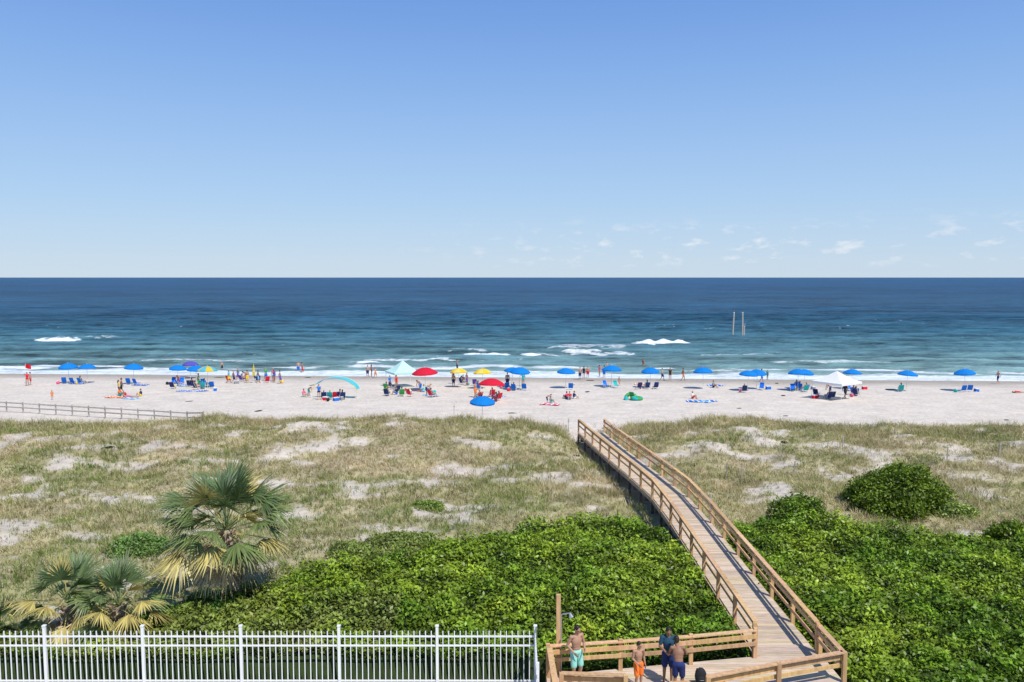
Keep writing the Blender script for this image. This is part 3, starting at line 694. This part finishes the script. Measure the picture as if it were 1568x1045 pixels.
def at(u,v,du=0,dy=0):
    p=ground(u,v);p.x+=du;p.y+=dy;p.z=max(float(T(p.x,p.y)),-.6);return p
UL=[(106,568,'blue'),(134,568,'blue'),(204,569,'blue'),(272,569,'blue'),(300,572,'blue'),(318,575,'teal'),(783,575,'blue'),(795,578,'blue'),(866,576,'blue'),(936,574,'blue'),(996,575,'blue'),(1077,577,'blue'),(1144,580,'blue'),(1158,577,'blue'),(1222,580,'blue'),(1230,577,'blue'),(1387,580,'blue'),(1478,580,'blue'),(1304,577,'blue'),(703,575,'yellow'),(740,577,'yellow')]
for u,vc,c in UL:
    b=at(u,vc+19);place(UM[c],'beach_umbrella',b,random.uniform(0,1),random.uniform(.95,1.08),(random.uniform(-.06,.1),random.uniform(-.08,.08)))
    for s in(-1,1):
        if random.random()<.12: continue
        q=at(u,vc+20,s*.55+random.uniform(-.1,.1),random.uniform(-.9,.1));cc=random.choice(['blue','blue','navy','blue','teal'])
        rz=PI+random.uniform(-.35,.35) if random.random()<.8 else random.uniform(-.5,.5)
        place(CH[cc],'beach_chair',q,rz)
        if random.random()<.42: person(random.choice(['sitc','sitcw']),q,rz)
    if random.random()<.5: place(random.choice(list(CO.values())),'cooler',at(u,vc+19,random.uniform(1,1.5),-.5),random.uniform(0,3))
    if random.random()<.6: place(random.choice(list(BG.values())),'beach_bag',at(u,vc+20,random.uniform(-1.6,-.9),-.6),random.uniform(0,3))
place(UM['purple'],'beach_umbrella',at(292,580),0,.95)
place(UM['red'],'beach_umbrella',at(652,598),.2,1.0,(.03,-.05));place(UM['red'],'beach_umbrella',at(752,617),.5,.93,(-.05,.06))
b=ground(738,652);place(UM['blue'],'beach_umbrella',b,.3,.95,(.1,0))
# clusters
def cluster(u0,u1,v0,v1,nc,npz,nb,cols=('blue','red','teal','purple','green','navy')):
    for _ in range(nc):
        q=at(random.uniform(u0,u1),random.uniform(v0,v1));rz=PI+random.uniform(-.8,.8);place(CH[random.choice(cols)],'beach_chair',q,rz)
        if random.random()<.6: person(random.choice(['sitc','sitcw']),q,rz)
    for _ in range(npz): person(random.choice(['stand','walk','sitg','standw','shirt','bend','arms','sitg']),at(random.uniform(u0,u1),random.uniform(v0,v1)),random.uniform(0,6.28))
    for _ in range(nb):
        k=random.choice([('beach_bag',BG),('cooler',CO),('beach_towel',TW)]);place(random.choice(list(k[1].values())),k[0],at(random.uniform(u0,u1),random.uniform(v0,v1)),random.uniform(0,3))
cluster(264,335,590,600,6,3,5,('navy','teal','blue'))
cluster(348,432,583,588,5,7,2,('purple','red','navy'))
cluster(590,668,598,609,6,4,5,('red','green','navy'))
cluster(728,772,606,614,4,2,3,('red','navy'))
cluster(1240,1312,604,612,6,3,5,('navy','blue'))
cluster(690,750,586,593,3,3,2);cluster(1205,1235,594,600,2,1,2,('navy','blue'))
cluster(168,222,603,608,0,2,1)
for u,v,k,rz,sc,tp,bt in((42,591,'arms',.3,1,'red','red'),(47,590,'stand',2,1,None,'red'),(80,613,'standw',1,.62,'orange','orange'),(183,607,'sitg',1.5,1,'orange',None),(200,609,'lie',1.5,1,'pink','pink'),(216,607,'sitg',-1,1,'navy',None),
 (465,608,'sitg',1,1,'pink',None),(473,606,'bend',1,.8,None,'teal'),(563,578,'stand',0,1,None,'navy'),(569,577,'standw',2,1,'red','red'),(575,579,'walk',1,.8,None,'orange'),
 (888,582,'walk',0,1,None,'navy'),(894,581,'standw',3,1,'black','black'),(900,579,'stand',3,1,None,'red'),(918,577,'arms',2,1,'pink','pink'),(925,579,'stand',3,1,None,'blue'),(838,619,'bend',1.5,.75,None,'navy'),(843,617,'sitg',2,.8,'grey',None),(872,612,'sitg',0,1,'red',None),(879,611,'sitg',2,1,'navy',None),(868,611,'sitg',4,.9,'pink',None),
 (1014,583,'walk',1,1,None,'navy'),(1026,584,'standw',0,1,'black','black'),(1046,583,'walk',1.5,1,None,'orange'),(1060,611,'sitg',1,1,'white',None),(1166,585,'walk',1.5,1,None,'blue'),(1175,582,'standw',2,.8,'teal','teal'),(1528,588,'walk',-1.5,1,None,'navy'),(1560,602,'lie',1.5,1,'red','red'),
 (777,593,'stand',0,1,None,'navy'),(801,592,'arms',0,1,'teal','teal'),(457,571,'stand',0,1,None,'blue'),(463,572,'walk',2,1,None,'red'),(340,566,'stand',1,.9,None,'black'),(930,569,'stand',1,1,None,'navy'),(728,609,'stand',1,1,None,'orange'),(597,597,'shirt',1,1,'blue','navy'),(607,596,'standw',1,1,'red','red'),(1092,594,'sitg',1,1,'grey','navy'),(420,586,'arms',1,1,'purple','purple'),(429,588,'walk',2,1,None,'purple'),(358,587,'walk',2,1,None,'navy'),(948,591,'walk',2,.7,None,'orange'),(985,560,'stand',2,1,None,'orange'),(700,566,'stand',2,1,None,'navy')):
    person(k,at(u,v),rz,sc,tp,bt)
# closed yellow umbrella
cu=MB();cu.cyl((0,0,-.3),(0,0,2.5),.022,.02,8,1);cu.cyl((0,0,.95),(0,0,1.5),.13,.17,10,0);cu.cyl((0,0,1.5),(0,0,2.4),.17,.03,10,0);cu.cyl((0,0,1.52),(0,0,1.58),.178,.178,10,1)
o=cu.obj('closed_beach_umbrella',[fabric('canvas_closed',(.85,.6,.02)),m_pole]);o.location=at(389,587)
# red flag
fl=MB();fl.cyl((0,0,-.3),(0,0,2.6),.02,.018,8,1);Vf=[];nx=8
for i in range(nx):
    for zz in(2.0,2.55): Vf.append((.7*i/(nx-1),.06*math.sin(i*1.1),zz-.02*i))
fl.add(Vf,[(2*i,2*i+2,2*i+3,2*i+1) for i in range(nx-1)],0)
o=fl.obj('red_flag',[fabric('flag',(.7,.02,.03)),m_pole]);o.location=at(40,588)
# tents
def tent(name,loc,w,col,h=2.1,rise=1.1,rz=0):
    b=MB()
    for sx_ in(-1,1):
        for sy_ in(-1,1): b.cyl((sx_*w/2,sy_*w/2,-.05),(sx_*w/2*.97,sy_*w/2*.97,h),.022,.022,6,1)
    V=[];k=7
    for j in range(k+1):
        t=j/k;hw=w/2*(1-t)*1.02+.03;zz=h+rise*(t**1.35)
        for a,bq in((-1,-1),(1,-1),(1,1),(-1,1)):
            V.append((a*hw,bq*hw,zz))
    Fs=[(j*4+i,j*4+(i+1)%4,(j+1)*4+(i+1)%4,(j+1)*4+i) for j in range(k) for i in range(4)]+[(k*4,k*4+1,k*4+2,k*4+3)]
    b.add(V,Fs,0)
    hw=w/2*1.02+.03
    V=[(a*hw,bq*hw,z) for z in(h-.22,h) for a,bq in((-1,-1),(1,-1),(1,1),(-1,1))]
    b.add(V,[(i,(i+1)%4,4+(i+1)%4,4+i) for i in range(4)],0)
    for s in(-1,1):
        b.beam((s*w/2,-w/2,h-.05),(s*w/2,w/2,h-.05),.03,.03,1);b.beam((-w/2,s*w/2,h-.05),(w/2,s*w/2,h-.05),.03,.03,1)
    o=b.obj(name,[fabric('tent_'+name,col,.2),m_pole]);o.location=loc;o.rotation_euler=(0,0,rz);return o
tent('canopy_tent',at(617,592),3.3,(.55,.82,.76),1.9,1.35,.5)
tent('canopy_tent',at(1280,611),3.6,(.82,.83,.83),1.95,1.1,.6)
# arch shade
ar=MB();n=18;V=[];Wd=5.1/2
for j in range(2):
    for i in range(n+1):
        a=PI*(.06+.88*i/n);V.append((-Wd*math.cos(a)*1.02,-.0+j*1.5,.1+2.15*math.sin(a)**.8))
ar.add(V,[(i,i+1,n+2+i,n+1+i) for i in range(n) if 2<i<n-1],0)
for i in range(n): ar.cyl(V[i],V[i+1],.03,.03,6,2 if i<3 or i>n-4 else 0);ar.cyl(V[n+1+i],V[n+2+i],.02,.02,6,1)
for xq in(0,n): ar.cyl((V[xq][0],V[xq][1],-.3),V[xq],.03,.03,6,1)
o=ar.obj('arched_beach_shade',[fabric('shade_teal',(.12,.62,.68),.35),m_pole,CM['yellow']]);q=at(512,611);o.location=q;o.rotation_euler=(0,0,-.08)
for du,c,k in((-1.2,'navy','sitc'),(-.5,'teal','sitcw'),(.6,'navy','sitc'),(.05,'red',None)):
    pz=at(512,612,du,.3);rz=PI+random.uniform(-.3,.3);place(CH[c],'beach_chair',pz,rz)
    if k: person(k,pz,rz)
cluster(484,525,611,615,1,1,5,('navy',))
# floats & towels
def torus_mesh(col):
    b=MB();n=20;m_=10;V=[];Fs=[]
    for i in range(n):
        a=2*PI*i/n
        for j in range(m_):
            c=2*PI*j/m_;V.append(((.5+.19*math.cos(c))*math.cos(a),(.5+.19*math.cos(c))*math.sin(a),.19+.19*math.sin(c)))
    b.add(V,[],0)
    for i in range(n):
        for j in range(m_): b.f.append([i*m_+j,((i+1)%n)*m_+j,((i+1)%n)*m_+(j+1)%m_,i*m_+(j+1)%m_]);b.m.append(1 if (i//3)%2 else 0)
    return b.mesh('float',[CM[col],CM['teal']],True)
TM=torus_mesh('green')
place(TM,'pool_float',at(966,612),0,1.1,(.9,0));place(TM,'pool_float',at(975,613),1,1.0)
place(CH['green'],'beach_chair',at(970,612),2.5)
for u,v,c in((1065,615,'blue'),(1074,616,'lblue'),(1083,615,'blue'),(983,589,'orange'),(118,588,'blue'),(215,590,'blue'),(1095,591,'blue'),(200,611,'lblue'),(176,609,'orange'),(842,620,'pink')):
    place(TW[c],'beach_towel',at(u,v),1.3+random.uniform(-.3,.3),1.1)
for u in(978,990,1003): place(CH['navy'],'beach_chair',at(u,596),PI+.2)
# ------------------------------------------------------------------ people on the platform (close)
def hero(name,J,loc,rz,sc,skin,tcol,bcol,hcol,**k):
    me=figure(name,J,.0065,detail=True,**k);o=place(me,name,loc,rz,sc);setm(o,skin,CM[tcol],CM[bcol],hcol);return o
j1=pose(P=(0,.0,.95),C=(0,.0,1.27),ER=(.25,-.02,1.15),WR=(.14,-.22,1.08),EL=(-.27,.06,1.17),WL=(-.17,-.14,1.0),KR=(.12,-.06,.5),H=(.0,-.045,1.625),look=(.3,-1,-.35))
hero('man_in_mint_shorts',j1,(1.92,22.95,1.9),.5,1.03,skins[0],'mint','mint',hairs[0])
j2=pose(H=(.01,-.03,1.63),ER=(.24,.06,1.16),WR=(.25,-.02,.9),EL=(-.23,.02,1.15),WL=(-.12,-.2,1.02),KL=(-.1,-.08,.5),look=(.4,-1,-.1))
hero('boy_in_orange_shorts',j2,(3.72,22.6,1.9),.35,.83,skins[0],'orange','orange',hairs[0],slim=.9)
j3=pose(H=(.0,-.05,1.62),ER=(.25,-.03,1.15),WR=(.12,-.26,1.1),EL=(-.25,-.03,1.15),WL=(-.1,-.26,1.08),look=(.2,-1,-.5))
hero('man_in_blue_shirt',j3,(4.66,22.95,1.9),-.1,1.0,skins[2],'dteal','navy',hairs[0],top='shirt')
j4=pose(P=(0,.05,.92),C=(.03,-.07,1.22),N=(.06,-.14,1.40),H=(.09,-.2,1.55),SR=(.225,-.1,1.34),SL=(-.13,-.12,1.37),ER=(.30,-.22,1.1),WR=(.24,-.42,.98),EL=(-.2,-.25,1.13),WL=(-.05,-.42,1.05),HpR=(.09,.05,.9),HpL=(-.09,.05,.9),look=(.3,-1,-.5))
hero('shirtless_man',j4,(4.86,22.38,1.9),PI-.25,.97,skins[2],'navy','navy',hairs[0])
# backpack on bench
bk=MB();V_,F_=ellip((0,0,.22),(.17,.12,.25));V_=[(v[0],v[1],max(v[2],.01)) for v in V_];bk.add(V_,F_,0);V_,F_=ellip((0,-.11,.15),(.12,.05,.12));bk.add(V_,F_,0)
for s in(-1,1):
    bk.cyl((s*.08,.10,.40),(s*.1,.18,.25),.018,.018,6,0);bk.cyl((s*.1,.18,.25),(s*.1,.11,.08),.018,.018,6,0)
bk.cyl((-.05,.03,.46),(.05,.03,.46),.012,.012,6,1);bk.box((0,-.165,.17),(.12,.01,.02),None,1)
o=bk.obj('backpack',[CM['black'],CM['grey']],True);o.location=(5.42,22.05,2.36)
# ------------------------------------------------------------------ sky, sun, camera
az=math.radians(142);el=math.radians(55)
w=bpy.data.worlds.new('World');scene.world=w;w.use_nodes=True;nt=w.node_tree;N=nt.nodes;L=nt.links
bg=N['Background'];sk=N.new('ShaderNodeTexSky');sk.sky_type='NISHITA';sk.sun_disc=False;sk.sun_elevation=el;sk.sun_rotation=az
sk.altitude=0;sk.air_density=1.0;sk.dust_density=.3;sk.ozone_density=1.5
STR=.105
tc=N.new('ShaderNodeTexCoord');sp_=N.new('ShaderNodeSeparateXYZ');L.new(tc.outputs['Generated'],sp_.inputs[0])
# clear-air blue gradient by elevation blended over the physical sky
gr=N.new('ShaderNodeValToRGB');L.new(sp_.outputs['Z'],gr.inputs[0]);E=gr.color_ramp.elements
E[0].position=0;E[0].color=(.58,.72,.86,1);E[1].position=1;E[1].color=(.06,.17,.50,1)
for pos,c in((.03,(.53,.69,.87)),(.09,(.43,.635,.90)),(.17,(.33,.54,.89)),(.25,(.235,.44,.85)),(.33,(.165,.345,.79)),(.5,(.09,.24,.62))):
    e=E.new(pos);e.color=(*c,1)
gs=N.new('ShaderNodeVectorMath');gs.operation='SCALE';gs.inputs['Scale'].default_value=1/STR;L.new(gr.outputs[0],gs.inputs[0])
m0=N.new('ShaderNodeMix');m0.data_type='RGBA';m0.inputs[0].default_value=.88;L.new(sk.outputs[0],m0.inputs[6]);L.new(gs.outputs[0],m0.inputs[7])
mp=N.new('ShaderNodeMapping');mp.inputs['Scale'].default_value=(20,20,52);L.new(tc.outputs['Generated'],mp.inputs[0])
no=N.new('ShaderNodeTexNoise');no.inputs['Scale'].default_value=1.5;no.inputs['Detail'].default_value=8;no.inputs['Roughness'].default_value=.6;L.new(mp.outputs[0],no.inputs['Vector'])
r1=N.new('ShaderNodeMapRange');r1.inputs['From Min'].default_value=.54;r1.inputs['From Max'].default_value=.74;L.new(no.outputs['Fac'],r1.inputs['Value'])
ez=N.new('ShaderNodeMapRange');ez.interpolation_type='SMOOTHSTEP';ez.inputs['From Min'].default_value=.08;ez.inputs['From Max'].default_value=.04;L.new(sp_.outputs['Z'],ez.inputs['Value'])
e2=N.new('ShaderNodeMapRange');e2.inputs['From Min'].default_value=.010;e2.inputs['From Max'].default_value=.022;L.new(sp_.outputs['Z'],e2.inputs['Value'])
e3=N.new('ShaderNodeMapRange');e3.inputs['From Min'].default_value=-.15;e3.inputs['From Max'].default_value=.12;e3.inputs['To Min'].default_value=.05;L.new(sp_.outputs['X'],e3.inputs['Value'])
def mul(a,b):
    q=N.new('ShaderNodeMath');q.operation='MULTIPLY';L.new(a,q.inputs[0])
    if isinstance(b,float): q.inputs[1].default_value=b
    else: L.new(b,q.inputs[1])
    return q.outputs[0]
cm=mul(mul(mul(mul(r1.outputs[0],ez.outputs[0]),e2.outputs[0]),e3.outputs[0]),.9)
mx=N.new('ShaderNodeMix');mx.data_type='RGBA';L.new(cm,mx.inputs[0]);L.new(m0.outputs[2],mx.inputs[6]);mx.inputs[7].default_value=(8.1,8.4,8.9,1)
L.new(mx.outputs[2],bg.inputs['Color']);bg.inputs['Strength'].default_value=STR
sd=bpy.data.lights.new('sun','SUN');sd.energy=4.6;sd.angle=math.radians(.5);sd.color=(1,.955,.89)
so=link(bpy.data.objects.new('sun',sd));s=Vector((math.cos(el)*math.sin(az),math.cos(el)*math.cos(az),math.sin(el)));so.rotation_euler=(-s).to_track_quat('-Z','Y').to_euler()
cd=bpy.data.cameras.new('camera');cd.sensor_width=36;cd.lens=36*F/1568;cd.clip_end=120000;cd.clip_start=.1
co=link(bpy.data.objects.new('camera',cd));co.location=(0,0,H);co.rotation_euler=(PI/2-TH,0,0);scene.camera=co
scene.view_settings.view_transform='Standard';scene.view_settings.look='None';scene.view_settings.exposure=0
